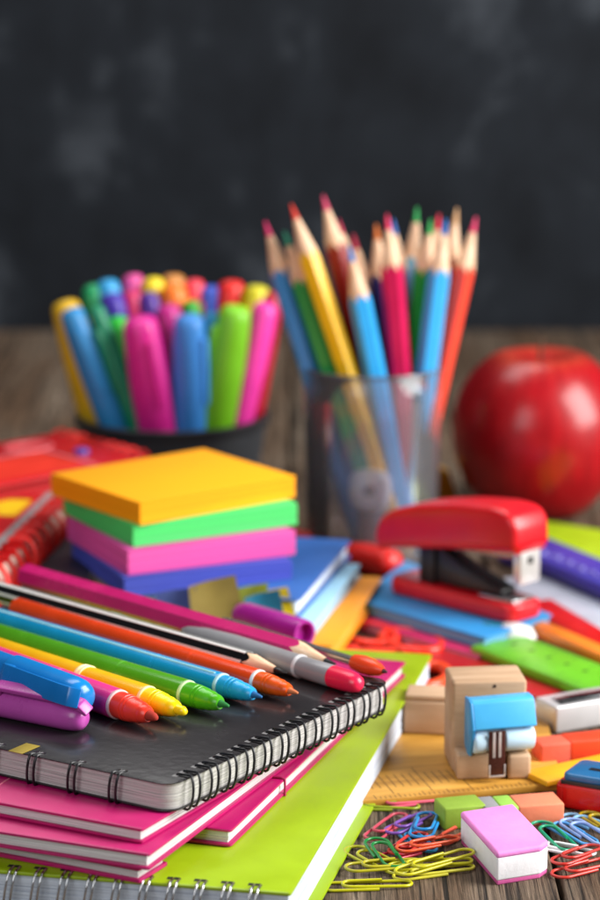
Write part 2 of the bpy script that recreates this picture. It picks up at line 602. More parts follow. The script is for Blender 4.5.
def felt_pen(name, label, tip, d, L, r, body, nose, white, group, ringpos=1.9, nose_r=None, tip_mat=None, roll=0, tipk=1.0, hole=False):
    t = thing(name, label, 'marker', tip, group=group, mat=frame_z(d, roll))
    nr = nose_r or r * 0.96
    bm = B()
    lathe(bm, [(0, 0), (r * .10 * tipk, .02), (r * .17 * tipk, .15), (min(r * .36, r * .28 * tipk), .42), (min(r * .40, r * .33 * tipk), .56), (0, .56)], 24)
    obj('felt_tip', bm, tip_mat or nose, t, 60)
    bm = B()
    lathe(bm, [(0, .44), (r * .42, .44), (r * .50, .49), (r * .60, .62), (r * .63, .72), (r * .63, .80), (nr * .74, .86), (nr * .77, 1.12), (nr * .84, 1.2), (nr * .87, 1.34), (nr * .84, 1.36), (nr * .84, 1.40), (nr * .89, 1.42), (nr * .90, 1.52), (nr * .87, 1.54), (nr * .87, 1.58), (nr * .92, 1.60), (nr * .93, ringpos - .12), (nr * .93, ringpos - .02), (0, ringpos - .02)], 40)
    obj('nose', bm, nose, t, 40)
    bm = B()
    lathe(bm, [(0, ringpos - .02), (nr * .97, ringpos - .02), (nr * 1.03, ringpos + .01), (nr * 1.03, ringpos + .10), (nr, ringpos + .13), (0, ringpos + .13)], 40)
    obj('collar', bm, white, t, 40)
    bm = B()
    lathe(bm, [(0, ringpos + .13), (r * .98, ringpos + .131), (r, ringpos + .2), (r, ringpos + 3.4), (r * .96, ringpos + 3.42), (r * .96, ringpos + 3.48), (r, ringpos + 3.5), (r, L - .12), (r * .9, L - .02), (0, L)], 40)
    obj('barrel', bm, body, t, 40)
    return t

GPEN = 'pens and pencils in a row on the black notebook'
white_p = plain('F0EEEA', 0.35, 0.04, 0.03)

def lie(tip, far, z):
    a, b = P(tip[0], tip[1], z), P(far[0], far[1], z)
    return a, (b - a).normalized()

def gloss(h, rough=0.25, **k):
    return plain(h, rough, 0.07, 0.04, **k)

a, d = lie((336, 664), (15, 572), BT + .47)
pencil('pencil', 'long magenta hexagonal pencil with black lead, rearmost in the row on the notebook', a, d, 18, .50, gloss('C41068'), plain('1A1A1C', .4), GPEN, 2.1, .55, roll=.68)
a, d = lie((287, 673), (0, 592), BT + .40)
pencil('pencil', 'black hexagonal pencil with white edge stripes and black lead on the black notebook', a, d, 18, .42, gloss('0B0B0D', .2), plain('141416', .35), GPEN, 2.0, .6, stripe=white_p)
a, d = lie((298, 693), (0, 603), BT + .44)
felt_pen('felt_pen', 'orange felt tip pen between the black pencil and the blue pen', a, d, 16, .44, gloss('E8420E'), gloss('F0580C', .3, sss=.1), white_p, GPEN, 2.0, tip_mat=plain('D87848', .7))
a, d = lie((262, 697), (0, 620), BT + .46)
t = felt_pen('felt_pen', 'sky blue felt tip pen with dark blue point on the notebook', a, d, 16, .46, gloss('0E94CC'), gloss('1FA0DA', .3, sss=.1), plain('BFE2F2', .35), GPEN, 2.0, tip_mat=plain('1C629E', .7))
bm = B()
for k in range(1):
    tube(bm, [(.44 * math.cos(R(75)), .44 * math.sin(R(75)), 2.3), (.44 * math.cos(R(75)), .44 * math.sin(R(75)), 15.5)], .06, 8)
obj('painted_reflection', bm, plain('A8DCF0', .3), t)  # reflection along the blue barrel, painted as a paler line
a, d = lie((229, 706), (0, 637), BT + .50)
felt_pen('felt_pen', 'bright green felt tip pen with darker green point on the notebook', a, d, 16, .50, gloss('4C9A14'), gloss('4AAA14', .28, sss=.1), plain('C9E6B0', .35), GPEN, 2.1, tip_mat=plain('1C7A34', .7))
a, d = lie((186, 712), (0, 652), BT + .52)
t = felt_pen('felt_pen', 'yellow felt tip pen with blunt yellow point and pale collar on the notebook', a, d, 16, .52, gloss('F2B80C'), gloss('FFDA08', .3, sss=.1), plain('F6E7A8', .35), GPEN, 2.0, tipk=2.0)
bm = B(); lathe(bm, [(.50, 5.3), (.56, 5.32), (.56, 5.42), (.53, 5.45), (.53, 5.5), (.56, 5.52), (.55, 5.62), (.50, 5.64)], 40)
obj('band', bm, plain('F6E7A8', .35), t, 40)
a, d = lie((157, 718), (0, 662), BT + .55)
felt_pen('felt_pen', 'red felt tip pen with pink barrel and pale collar beside the blue cap', a, d, 15, .55, gloss('E83A8C'), gloss('EE3A28', .3, sss=.1), plain('F6C9C6', .35), GPEN, 2.1, tip_mat=plain('A82A18', .8), tipk=1.6)
# grey marker with big pink tip
a, d = lie((361, 685), (170, 626), BT + .43)
t = thing('marker', 'grey marker with a big rounded pink tip reaching over the notebook edge', 'marker', a, group=GPEN, mat=frame_z(d))
bm = B(); lathe(bm, [(0, 0), (.16, .03), (.30, .14), (.37, .4), (.41, .8), (.41, 1.5), (0, 1.5)], 32); obj('soft_tip', bm, gloss('F2214E', .3, sss=.2), t, 60)
bm = B(); lathe(bm, [(0, 1.5), (.40, 1.5), (.42, 1.56), (.41, 2.6), (.41, 3.15), (0, 3.15)], 32); obj('nose', bm, gloss('8F8E92', .3), t, 40)
bm = B(); lathe(bm, [(0, 3.15), (.43, 3.15), (.45, 3.18), (.45, 3.3), (0, 3.3)], 32); obj('collar', bm, plain('D5D5D8', .3), t, 40)
bm = B(); lathe(bm, [(0, 3.3), (.43, 3.3), (.43, 7.0), (.36, 8.6), (.22, 9.6), (.1, 9.9), (0, 9.92)], 32); obj('barrel', bm, gloss('929194', .3), t, 40)
# silver pen with orange grip, at the back corner of the notebook
a, d = lie((387, 672), (300, 645), BT + .33)
t = thing('pen', 'silver pen with orange red nose and dark point on the far notebook corner', 'pen', a, group=GPEN, mat=frame_z(d))
bm = B(); lathe(bm, [(0, 0), (.05, .02), (.11, .25), (0, .25)], 20); obj('point', bm, plain('3A1210', .5), t, 60)
bm = B(); lathe(bm, [(0, .2), (.12, .2), (.24, .42), (.33, .8), (.36, 1.3), (.30, 1.75), (0, 1.75)], 28); obj('nose', bm, gloss('F04A1E', .3, sss=.1), t, 60)
bm = B(); lathe(bm, [(0, 1.75), (.22, 1.75), (.2, 2.0), (.2, 9), (.16, 9.3), (0, 9.3)], 24); obj('barrel', bm, plain('B9B6B4', .25, metal=.9), t, 40)

# two capped markers in the left foreground
def capped(name, label, tip, d, r, L, cap, clip, clipdir, group, clip_w=.5, roll=0.0):
    t = thing(name, label, 'marker', tip, group=group, mat=frame_z(d, roll))
    bm = B(); lathe(bm, [(0, 0), (r * .5, .03), (r * .8, .16), (r * .95, .42), (r, .8), (r, 4.2), (0, 4.2)], 40); obj('cap', bm, cap, t, 60)
    bm = B(); lathe(bm, [(0, 4.2), (r * .88, 4.2), (r * .88, 12), (r * .7, 12.4), (0, 12.45)], 40); obj('barrel', bm, clip, t, 40)
    bm = B()
    m4 = Matrix.Rotation(clipdir, 4, 'Z')
    pts = [(r - .1, 3.9), (r + .26, 3.9), (r + .34, 3.6), (r + .34, .5), (r + .2, .0), (r - .12, -.28), (r - .22, -.2), (r + .02, .25), (r + .14, .9), (r + .16, 3.4), (r - .1, 3.5)]
    prism(bm, [(p[0], p[1]) for p in pts], -clip_w / 2, clip_w / 2, .05, 2, mat=m4 @ Matrix(((1, 0, 0, 0), (0, 0, 1, 0), (0, 1, 0, 0), (0, 0, 0, 1))))
    obj('clip', bm, clip, t)
    return t

a, d = lie((86, 719), (-60, 690), BT + .54)
capped('marker', 'orchid pink marker cap with rounded end, nearest in the row on the notebook', a, d, .52, 12, gloss('BE50AC', .28, sss=.1), gloss('B446A0', .28), R(70), GPEN)
a, d = lie((86, 699), (-60, 645), BT + 1.22)
capped('marker', 'glossy blue marker cap resting on top of the pink cap at the left edge', a, d + Vector((0, 0, -.0)), .66, 12, gloss('0F7CC8', .22), gloss('0E70BC', .25), R(18), GPEN, .7)

# ------------------------------------------------------------------ paper clips
def clip_path(L, W):
    """gem clip in the xy plane, centred, long axis x"""
    pts = []
    def arc(cx, cy, r, a0, a1, n=9, z0=0, z1=0):
        for i in range(n + 1):
            a = R(a0 + (a1 - a0) * i / n)
            pts.append((cx + r * math.cos(a), cy + r * math.sin(a), z0 + (z1 - z0) * i / n))
    ro = W / 2
    ri = W * 0.37
    rm = (ro + ri) / 2
    h = L / 2
    pts.append((h * 0.25, -ro, 0.0))
    arc(-h + ro, 0, ro, 270, 90, 10)
    pts.append((0, ro, 0.0))
    arc(h - rm, ro - rm, rm, 90, -90, 10, 0, .05)
    pts.append((0, ro - 2 * rm, .07))
    arc(-h * .55 + ri, ro - 2 * rm + ri, ri, 270, 90, 9, .09, .09)
    pts.append((h * 0.35, ro - 2 * rm + 2 * ri, 0.1))
    return pts

def paper_clip(label, a, b, L, W, hexc, z, group, pitch=0.0, r=0.058, rollx=0.0, rough=.3):
    pa, pb = P(a[0], a[1], z), P(b[0], b[1], z)
    d = pb - pa
    bm = B()
    tube(bm, clip_path(L, W), r, 8)
    o = obj('paper_clip', bm, gloss(hexc, rough), None, 60)
    tag(o, label, 'paper clip', group)
    m = Matrix.Rotation(math.atan2(d.y, d.x), 4, 'Z') @ Matrix.Rotation(pitch, 4, 'Y') @ Matrix.Rotation(rollx, 4, 'X')
    c = (pa + pb) / 2
    place(o, (c.x, c.y, z), mat=m)
    return o

GL = 'coloured paper clips piled in front of the lime notebook'
GR = 'coloured paper clips scattered right of the pink eraser'
paper_clip('long yellow paper clip nearest the viewer, touching the lime notebook corner', (322, 887), (412, 884), 3.1, .75, 'B8B40E', .06, GL)
paper_clip('yellow paper clip slanting towards the pink eraser, uppermost yellow in the pile', (396, 872), (474, 852), 3.3, .8, 'C6BF1A', .32, GL, -.03)
paper_clip('yellow paper clip lying under another yellow clip beside the eraser', (392, 866), (468, 862), 3.0, .75, 'BDB818', .16, GL, -.02)
paper_clip('yellow paper clip with its loop open to the left of the green clip', (350, 848), (402, 873), 3.1, .95, 'B2AE1E', .10, GL, .02)
paper_clip('pale yellow paper clip lowest in the yellow bundle left of the eraser', (404, 876), (464, 868), 3.0, .7, 'D0C83A', .06, GL)
paper_clip('olive yellow paper clip crossing the bundle beside the lime notebook', (356, 868), (412, 862), 2.8, .8, 'A8A01A', .2, GL, .03)
paper_clip('crimson paper clip tangled with the red and the orange clip', (388, 858), (428, 846), 2.5, .7, 'B82440', .14, GL, .04)
paper_clip('dark green paper clip standing out in the left pile', (374, 841), (394, 864), 2.6, .85, '0E7A34', .30, GL, .06)
paper_clip('dusty pink paper clip at the upper left of the pile', (371, 838), (402, 815), 2.9, .7, 'C2485A', .12, GL)
paper_clip('red paper clip between the green and the orange clip', (398, 852), (420, 835), 2.5, .75, 'C8342C', .22, GL, .03)
paper_clip('orange red paper clip pointing right above the yellow clips', (404, 848), (452, 839), 2.5, .72, 'E0562C', .36, GL)
paper_clip('purple paper clip beside the blue clip in the left pile', (394, 830), (424, 816), 2.5, .7, '7A4CA4', .20, GL)
paper_clip('blue paper clip at the back of the left pile', (420, 838), (430, 812), 2.8, .85, '1C86C8', .28, GL, .03)
paper_clip('light blue paper clip lying flat under the blue clip', (406, 832), (428, 850), 2.4, .7, '2A9AD0', .08, GL)
paper_clip('pink paper clip alone by the wooden ruler edge', (376, 805), (436, 799), 2.8, .75, 'D8566E', .08, GL)
paper_clip('olive paper clip beside the lime notebook under the pink clip', (366, 806), (402, 807), 2.6, .7, '8E9A1C', .06, GL)
paper_clip('coral paper clip half hidden behind the pink eraser', (440, 842), (470, 826), 2.4, .7, 'D6503A', .08, GL)
paper_clip('emerald green paper clip right of the pink eraser', (541, 826), (566, 846), 2.8, .85, '14946A', .20, GR, .05)
paper_clip('sky blue paper clip next to the emerald clip', (551, 822), (588, 842), 2.9, .8, '4C9CDC', .12, GR, .02)
paper_clip('pale lilac blue paper clip at the right of the scattered clips', (571, 823), (602, 841), 2.8, .9, '8EA6D8', .22, GR, .03)
paper_clip('pale blue paper clip behind the lilac one', (574, 818), (606, 830), 2.6, .75, '7FB6DC', .06, GR)
paper_clip('mustard yellow paper clip at the right edge of the photo', (588, 814), (618, 832), 2.6, .75, 'B89A1C', .10, GR)
paper_clip('white paper clip between the emerald clip and the red clips', (549, 846), (580, 852), 2.3, .7, 'E6EAEA', .08, GR)
paper_clip('red paper clip nearest the viewer right of the eraser', (560, 874), (606, 862), 2.6, .8, 'C8382E', .10, GR)
paper_clip('darker red paper clip lying across the other red clip', (560, 862), (594, 847), 2.5, .75, 'B83028', .26, GR, .03)

# ------------------------------------------------------------------ erasers
ec = P(497, 853, 1.2)
t = thing('eraser', 'pink and white block eraser on bare table in front', 'eraser', (ec.x, ec.y, 0), 0)
# outline from the near corner, length goes back-left
L_, W_ = 4.35, 2.15
ang = R(14)
ux = Vector((math.cos(R(24)), math.sin(R(24)), 0))
uy = Vector((-math.sin(R(14)), math.cos(R(14)), 0))
def er(x, y):
    q = ux * x + uy * y
    return (q.x, q.y)
def eraser_outline(g=0.0):
    return [er(0 - g, 0 - g), er(W_ - .42 + g * .6, 0 - g), er(W_ + g, .36), er(W_ + g, L_ + g), er(0 - g, L_ + g)]
rub = lambda h: plain(h, .6, .13, .35, 120, spec=.35, sss=.15)
bm = B(); prism(bm, eraser_outline(-.02), .16, 1.02, .07, 4); obj('white_body', bm, rub('EDEBEE'), t)
bm = B(); prism(bm, eraser_outline(0), .96, 1.22, .11, 5); obj('pink_top', bm, rub('E88AD0'), t)
bm = B(); prism(bm, eraser_outline(-.05), 0.0, .18, .04, 3); obj('pink_base', bm, rub('D05C9A'), t)

def bar(name, label, cat, a, b, z0, w, h, parts, bev=.06, group=None, taper=0.0):
    """long block along photo points a -> b (centre line of its top); parts = [(name, from, to, material)] as fractions"""
    pa, pb = P(a[0], a[1], z0 + h), P(b[0], b[1], z0 + h)
    d = pb - pa
    L = d.length
    t = thing(name, label, cat, (pa.x, pa.y, z0), math.atan2(d.y, d.x), group)
    for i, (pn, f0, f1, m, grow) in enumerate(parts):
        bm = B(); box(bm, f0 * L, f1 * L, -w / 2 - grow, w / 2 + grow, 0 if grow <= 0 else 0, h + grow, bev, 3)
        obj(pn, bm, m, t)
    return t

bar('eraser', 'lime green block eraser in front of the wooden ruler', 'eraser', (439, 803), (481, 799), 0, 1.25, .85, [('rubber', 0, 1, rub('86A434'), 0)], .08)
bar('eraser', 'salmon eraser with grey and lime sleeve, right of the lime eraser', 'eraser', (481, 803), (559, 797), 0, 1.35, .8,
    [('rubber', .42, 1, rub('E0805E'), 0), ('grey_sleeve', 0.0, .2, plain('8C8A8C', .6), .012), ('lime_sleeve', .2, .42, rub('93C44C'), .006)], .07)
bar('eraser', 'salmon eraser in a bright red orange sleeve beside the blue sharpener', 'eraser', (536, 741), (640, 731), .02, 1.1, .95,
    [('rubber', 0, .3, rub('E0614A'), 0), ('sleeve', .28, 1, plain('E8431C', .45), .03)], .08)

# wooden ruler, yellow strip
def ruler_ticks(L, w, h, step=.2, side=1):
    bm = B()
    k = 0
    x = .4
    while x < L - .4:
        l = .8 if k % 10 == 0 else (.58 if k % 5 == 0 else .38)
        y0 = side * (w / 2 - .03)
        box(bm, x - .018, x + .018, min(y0, y0 - side * l), max(y0, y0 - side * l), h + .001, h + .006, 0)
        x += step; k += 1
    return bm

birch = wood_mat('birch_ruler', 'D6A24A', 'C08A34', '94641E', 18, 120, 120, .45, .12, 'y')
pa, pb = P(372, 800, .3), P(562, 783, .3)
d = pb - pa
t = thing('wooden_ruler', 'broad varnished wooden ruler with tick marks under the blue sharpener', 'ruler', (pa.x, pa.y, 0.02), math.atan2(d.y, d.x))
bm = B(); prism(bm, [(-4, 0), (d.length, 0), (d.length + 2.5, 9.0), (-4, 9.0)], 0, .28, .04); obj('blade', bm, birch, t)
bm = B()
k = 0
for i in range(30):
    x = -3.5 + i * .3
    box(bm, x - .015, x + .015, 1.2 if i % 5 else .5, 2.6 if i % 5 else 3.2, .281, .286, 0)
for i in range(36):
    x = .2 + i * .19
    box(bm, x - .012, x + .012, .05, .30 if i % 5 else .5, .281, .286, 0)
obj('tick_marks', bm, plain('4A2E10', .7), t)

bar('ruler', 'plain yellow ruler beside the red and blue sharpener', 'ruler', (535, 776), (640, 753), .32, 1.5, .22, [('blade', 0, 1, plain('F0AE1E', .35), 0)], .04)

# ------------------------------------------------------------------ sharpener on its wooden block
kraft = wood_mat('pale_beech', 'D2B698', 'C09E7E', 'A48262', 60, 10, 60, .75, .25, 'x')
bp = P(496, 778, .3)
t = thing('wooden_block', 'stepped pale wooden block carrying the light blue sharpener', 'block', (bp.x, bp.y, .31), R(6))
bm = B(); box(bm, -1.55, 1.3, .9, 3.0, 0, 3.55, .12, 3); obj('back_slab', bm, kraft, t)
bm = B(); box(bm, -1.5, .35, -.1, .88, 0, 1.0, .1, 3); obj('step', bm, kraft, t)
bm = B(); box(bm, .42, 1.3, -.25, .85, 0, .95, .12, 3); obj('peg', bm, kraft, t)
bm = B(); lathe(bm, [(0, 0), (.07, .0), (.07, .012), (0, .012)], 16, mat=Matrix.Translation((0.05, .898, 3.35)) @ Matrix.Rotation(R(90), 4, 'X')); obj('nail_hole', bm, plain('4A3220', .8), t)
bl = plain('45A9DE', .35, .07, .06)
bpale = plain('C2E0F2', .3, .06, .04)
m4 = Matrix.Rotation(R(6), 4, 'Z')
sp = bp + m4 @ Vector((-.02, .02, 0))
t = thing('sharpener', 'light blue pencil sharpener with a brown blade on the wooden block', 'sharpener', (sp.x, sp.y, 1.33), R(15))
yz = Matrix(((0, 0, 1, 0), (1, 0, 0, 0), (0, 1, 0, 0), (0, 0, 0, 1)))  # prism (x,y,z)->(y,z,x)
bm = B(); prism(bm, [(.50, 1.02), (-.40, 1.02), (-.50, 1.10), (-.16, 2.02), (0.0, 2.12), (.50, 2.12)], -1.0, 1.46, .05, 3, mat=yz); obj('lid', bm, bl, t)
bm = B(); prism(bm, [(.52, .30), (.20, -.02), (-.14, -.04), (-.46, .95), (-.52, 1.08), (-.17, 2.06), (0.0, 2.15), (.52, 2.15)], -1.10, -.99, .04, 2, mat=yz); obj('side_plate', bm, plain('2F8FC8', .35), t)
bm = B()
my = Matrix.Rotation(R(90), 4, 'Y')
for x0, x1 in ((-.98, -.42), (.22, 1.46)):
    lathe(bm, [(0, x0), (.40, x0), (.47, x0 + .05), (.49, x0 + .12), (.49, x1 - .12), (.46, x1 - .04), (.38, x1), (0, x1)], 36, mat=Matrix.Translation((0, .0, .52)) @ my)
box(bm, -.5, .3, -.1, .45, .1, .95, .05)
obj('body', bm, bpale, t, 40)
bm = B(); box(bm, -.46, .20, -.56, -.46, -.74, 1.0, .03, 2); obj('blade', bm, plain('4E2A22', .25, metal=.35), t)
bm = B()
for x in (-.27, -.04):
    box(bm, x - .055, x + .055, -.60, -.56, -.02, .98, .015)
box(bm, -.46, -.40, -.59, -.55, -.76, -.3, .015); box(bm, .14, .20, -.59, -.55, -.76, -.3, .015); box(bm, -.46, .20, -.59, -.55, -.80, -.72, .02)
obj('blade_clip', bm, plain('E0D8D4', .3, metal=.6), t)

bk2 = P(436, 735, .3)
t = thing('wooden_block', 'small pale wooden block half hidden behind the lime notebook corner', 'block', (bk2.x, bk2.y, .31), R(-8))
bm = B(); box(bm, -1.3, .75, 0, 1.6, 0, 1.35, .1, 3); obj('block_body', bm, kraft, t)
bm = B(); box(bm, -1.25, .7, .05, 1.5, 1.36, 1.6, .08, 3); obj('block_top', bm, kraft, t)

# metal sharpener at right
mp = P(556, 727, .3)
t = thing('sharpener', 'silver metal sharpener with a dark slot at the right edge', 'sharpener', (mp.x, mp.y, .02), R(28))
al = plain('E0E0E2', .35, .05, .05, metal=.5)
bm = B(); prism(bm, [(0, 0), (4.2, 0), (4.2, 1.6), (0, 1.6)], 0, 1.1, .08, 3); obj('body', bm, al, t)
bm = B(); box(bm, .45, 4.1, .42, 1.05, 1.101, 1.16, .02); obj('blade', bm, plain('8E8F92', .2, metal=1), t)
bm = B(); box(bm, .35, 4.0, .22, .40, 1.101, 1.12, 0); lathe(bm, [(0, 0), (.12, 0), (.12, .03), (0, .03)], 16, mat=Matrix.Translation((.5, .5, 1.16))); obj('slot', bm, plain('1C1D20', .5), t)
bm = B(); box(bm, .2, 4.0, 0.3, 1.3, -0.0, .02, 0); bm.free()

# red sharpener with blue top
rp = P(586, 813, 0)
t = thing('sharpener', 'red and blue plastic sharpener on the table at the right edge', 'sharpener', (rp.x, rp.y, 0), R(-28))
bm = B(); prism(bm, round_rect(-1.3, 2.2, 0, 2.2, .4), 0, 1.05, .22, 4); obj('red_body', bm, gloss('CE1414', .22), t)
bm = B(); prism(bm, round_rect(-1.05, 2.0, .12, 2.05, .3), 1.04, 1.36, .1, 3); obj('blue_top', bm, gloss('1F6496', .3), t)
bm = B(); box(bm, -1.06, 2.0, .05, .13, .95, 1.12, .02); box(bm, -.3, .3, .9, 1.15, 1.361, 1.38, 0); obj('blade', bm, plain('15161A', .4), t)

# ------------------------------------------------------------------ middle: books under the sticky notes
ZB = 2.75
blue_cov = plain('2C5FA8', .42, .08, .06)
GB = 'books under the sticky note pads'
notebook('book', 'rust red book at the bottom of the pile under the sticky notes', None, 0.02, 10, 11.0, 9.2, .60, plain('A8321E', .45), group=GB,
         corner_world=Vector((1.4, 122.6, 0)), cat='book')
notebook('book', 'orange yellow covered book below the pale blue book', None, .63, 12, 11.4, 9.8, .75, plain('F09A1E', .42), pages_mat('F2B24A', 'C67E1C'), group=GB,
         corner_world=Vector((1.45, 121.6, 0)), cat='book')
notebook('book', 'pale blue book with white page edges above the orange book', None, 1.39, 12.5, 10.9, 8.9, .55, plain('9CCFEA', .42), group=GB,
         corner_world=Vector((.45, 122.4, 0)), cat='book')
cb_ = P(303, 598, ZB)
notebook('book', 'dark blue book directly under the stack of sticky note pads', None, 1.95, 13, 10.6, 8.3, ZB - 1.95, blue_cov, pages_mat('E8EEF4', 'AAB4C2'), group=GB,
         corner_world=Vector((0.0, 124.0, 0)), cat='book')

GS = 'square sticky note pads in a stack'
def sticky(label, hexc, front, right, z0, h, Lf, Lr, jit):
    c = P(front[0], front[1], z0 + h)
    q = P(right[0], right[1], z0 + h)
    dr = (q - c)
    a = math.atan2(dr.y, dr.x)
    o_ = thing('sticky_note_pad', label, 'sticky notes', (c.x, c.y, z0), a, GS)
    m = paper_stack(hexc)
    bm = B()
    n = 14
    for i in range(n):
        j = random.uniform(-jit, jit); k = random.uniform(-jit, jit)
        box(bm, j, dr.length + j, k, Lf + k, h * i / n, h * (i + 1) / n - (.0 if i == n - 1 else .002), 0.004 if i == n - 1 else 0)
    obj('sheets', bm, m, o_)
    return o_
def paper_stack(hexc):
    key = ('stack', hexc)
    if key in MATS: return MATS[key]
    m, nt, b = new_mat('sticky_paper')
    v = coords(nt, (.8, .8, 1700))
    n = noise(nt, v, 1.0, 2, .6)
    c = lin(hexc)
    r = ramp(nt, n.outputs['Fac'], [(0.34, tuple(x * .62 for x in c[:3]) + (1,)), (.52, c)])
    nt.links.new(r.outputs['Color'], b.inputs['Base Color'])
    b.inputs['Roughness'].default_value = .7
    b.inputs['Specular IOR Level'].default_value = .25
    bump(nt, b, n.outputs['Fac'], .3, .0003)
    MATS[key] = m
    return m
z = ZB + .01
sticky('violet blue sticky note pad at the bottom of the stack', '4B57BE', (124, 578), (292, 560), z, .85, 7.1, 9.6, .035); z += .86
sticky('pink sticky note pad second from the bottom of the stack', 'E85CAE', (128, 551), (295, 531), z, 1.1, 7.1, 9.6, .035); z += 1.11
sticky('mint green sticky note pad third from the bottom of the stack', '52D672', (133, 525), (297, 503), z, 1.0, 7.1, 9.6, .035); z += 1.01
sticky('orange sticky note pad on top of the stack', 'FFA90A', (140, 503), (295, 476), z, 1.0, 7.1, 9.6, .03)

# small clutter in front of the books, on the orange book's edge
def crumple(label, px, py, z, w, h, hexc, rot, cat='paper scrap', name='folded_paper', seed=1):
    random.seed(seed)
    c = P(px, py, z)
    bm = B()
    nx, ny = 9, 7
    vs = []
    tl = random.uniform(.75, 1.0)
    for i in range(nx):
        u = i / (nx - 1) - .5
        row = []
        for j in range(ny):
            v = j / (ny - 1)
            fold = .35 * abs(u + .15) + .25 * max(0, v - .55)
            row.append(bm.verts.new((u * w * (1 - .25 * v * (u > 0)), v * h * math.cos(tl) - fold + .08 * math.sin(4 * u + 2 * v), v * h * math.sin(tl) * (1 + .3 * u))))
        vs.append(row)
    for i in range(nx - 1):
        for j in range(ny - 1):
            bm.faces.new((vs[i][j], vs[i + 1][j], vs[i + 1][j + 1], vs[i][j + 1]))
    bmesh.ops.solidify(bm, geom=bm.faces[:], thickness=.04)
    bmesh.ops.recalc_face_normals(bm, faces=bm.faces[:])
    o = obj(name, bm, plain(hexc, .5, .12, .1), None, 20)
    tag(o, label, cat)
    place(o, (c.x, c.y, z), rot)
    return o
crumple('folded olive brown paper between the pencils and the blue book', 219, 626, 1.96, 2.3, 2.3, 'A89248', .15, seed=3)
crumple('folded lime paper scrap right of the olive paper', 250, 620, 1.96, 1.6, 1.7, 'B4BE4C', -.3, seed=5)
crumple('folded yellow paper scrap by the edge of the blue book', 280, 619, 1.96, 1.4, 1.5, 'F2D41E', .3, seed=8)
crumple('folded teal paper scrap behind the magenta cap', 266, 628, 1.96, 1.7, 1.7, '1E7FA0', .1, seed=9)
crumple('folded slate blue paper scrap left of the olive paper', 176, 622, 1.96, 2.0, 1.6, '5868A8', -.15, seed=12)
pa = P(305, 634, 3.0); pb = P(233, 612, 3.0)
t = thing('magenta_lid', 'magenta marker cap lying behind the long magenta pencil', 'pen cap', pa, mat=frame_z((pb - pa).normalized()))
bm = B(); lathe(bm, [(0, .4), (.46, .4), (.46, 0), (.58, 0), (.60, .1), (.58, 3.6), (.5, 4.0), (.3, 4.2), (0, 4.22)], 32); obj('cap_shell', bm, gloss('A81E92', .25), t, 40)
bm = B(); box(bm, -.16, .16, .56, .8, .1, 3.3, .06, mat=Matrix.Rotation(R(200), 4, 'Z')); obj('clip', bm, gloss('B8309E', .25), t)

# dark folder and red spiral notebooks at the left
notebook('folder', 'dark navy folder under the red spiral notebook at the left', None, .02, -4, 24, 14, 2.9, plain('10131F', .5), group=None,
         corner_world=Vector((-8.9, 122.4, 0)), pages=pages_mat('2A2E3C', '12141C'), cat='folder')
redc = plain('C8101A', .34, .08, .06)
rwire = plain('F02A22', .3, .08, 0)
r1 = notebook('spiral_notebook', 'red spiral notebook with red rings and a yellow strip at the left edge', None, 2.95, 9.3, 19, 14, 1.25, redc, pages_mat('F4E6D8', 'B88878'),
              ct=.1, inset=.35, rnd=.1, spine=True, corner_world=Vector((-13.35, 121.5, 0)))
rings_along(r1, 1.25, .6, .6, .12, rwire, [.5 + i * 1.2 for i in range(15)], 'right', pair=.0, slant=.3, drop=.25)
bm = B(); box(bm, -12, -1.6, 11.5, 14.6, 1.251, 1.258, 0); obj('yellow_strip', bm, plain('F4C912', .35), r1)
bm = B(); box(bm, -1.3, -.8, .3, 17.6, 1.251, 1.257, 0); obj('grey_strip', bm, plain('A9A4A6', .35, metal=.3), r1)

c2 = P(152, 455, 4.5)
r2 = notebook('spiral_notebook', 'red spiral notebook with oval emblem behind the sticky notes', None, 4.24, -42, 7.4, 17, .72, redc, pages_mat('B0141A', '7A0A10'),
              ct=.1, inset=.3, rnd=.3, corner_world=Vector((-7.3, 142.0, 0)))
rings_along(r2, .72, .5, .4, .09, rwire, [.5 + i * .8 for i in range(9)], 'right', pair=.0, slant=.2, drop=.2)
bm = B(); prism(bm, round_rect(-13, -3.4, .8, 4.4, .3), .721, .728, 0); obj('orange_panel', bm, plain('E0301C', .4), r2)
bm = B()
t_ = [(-3.2 + 1.3 * math.cos(a * math.pi / 16), 5.6 + .9 * math.sin(a * math.pi / 16), .73) for a in range(32)]
tube(bm, t_, .09, 6, closed=True)
obj('emblem', bm, plain('D8686E', .4), r2, 60)
bm = B()
for (x0, y0, x1, y1) in ((-13.4, 4.7, -2.9, 4.85), (-3.05, .5, -2.9, 4.7)):
    box(bm, x0, x1, y0, y1, .721, .729, 0)
obj('cover_lines', bm, plain('E88A90', .4), r2)
bm = B(); lathe(bm, [(0, .72), (.4, .72), (.35, .9), (0, .95)], 20, mat=Matrix.Translation((-1.9, 3.0, 0))); obj('blue_button', bm, gloss('3A3FA8'), r2)

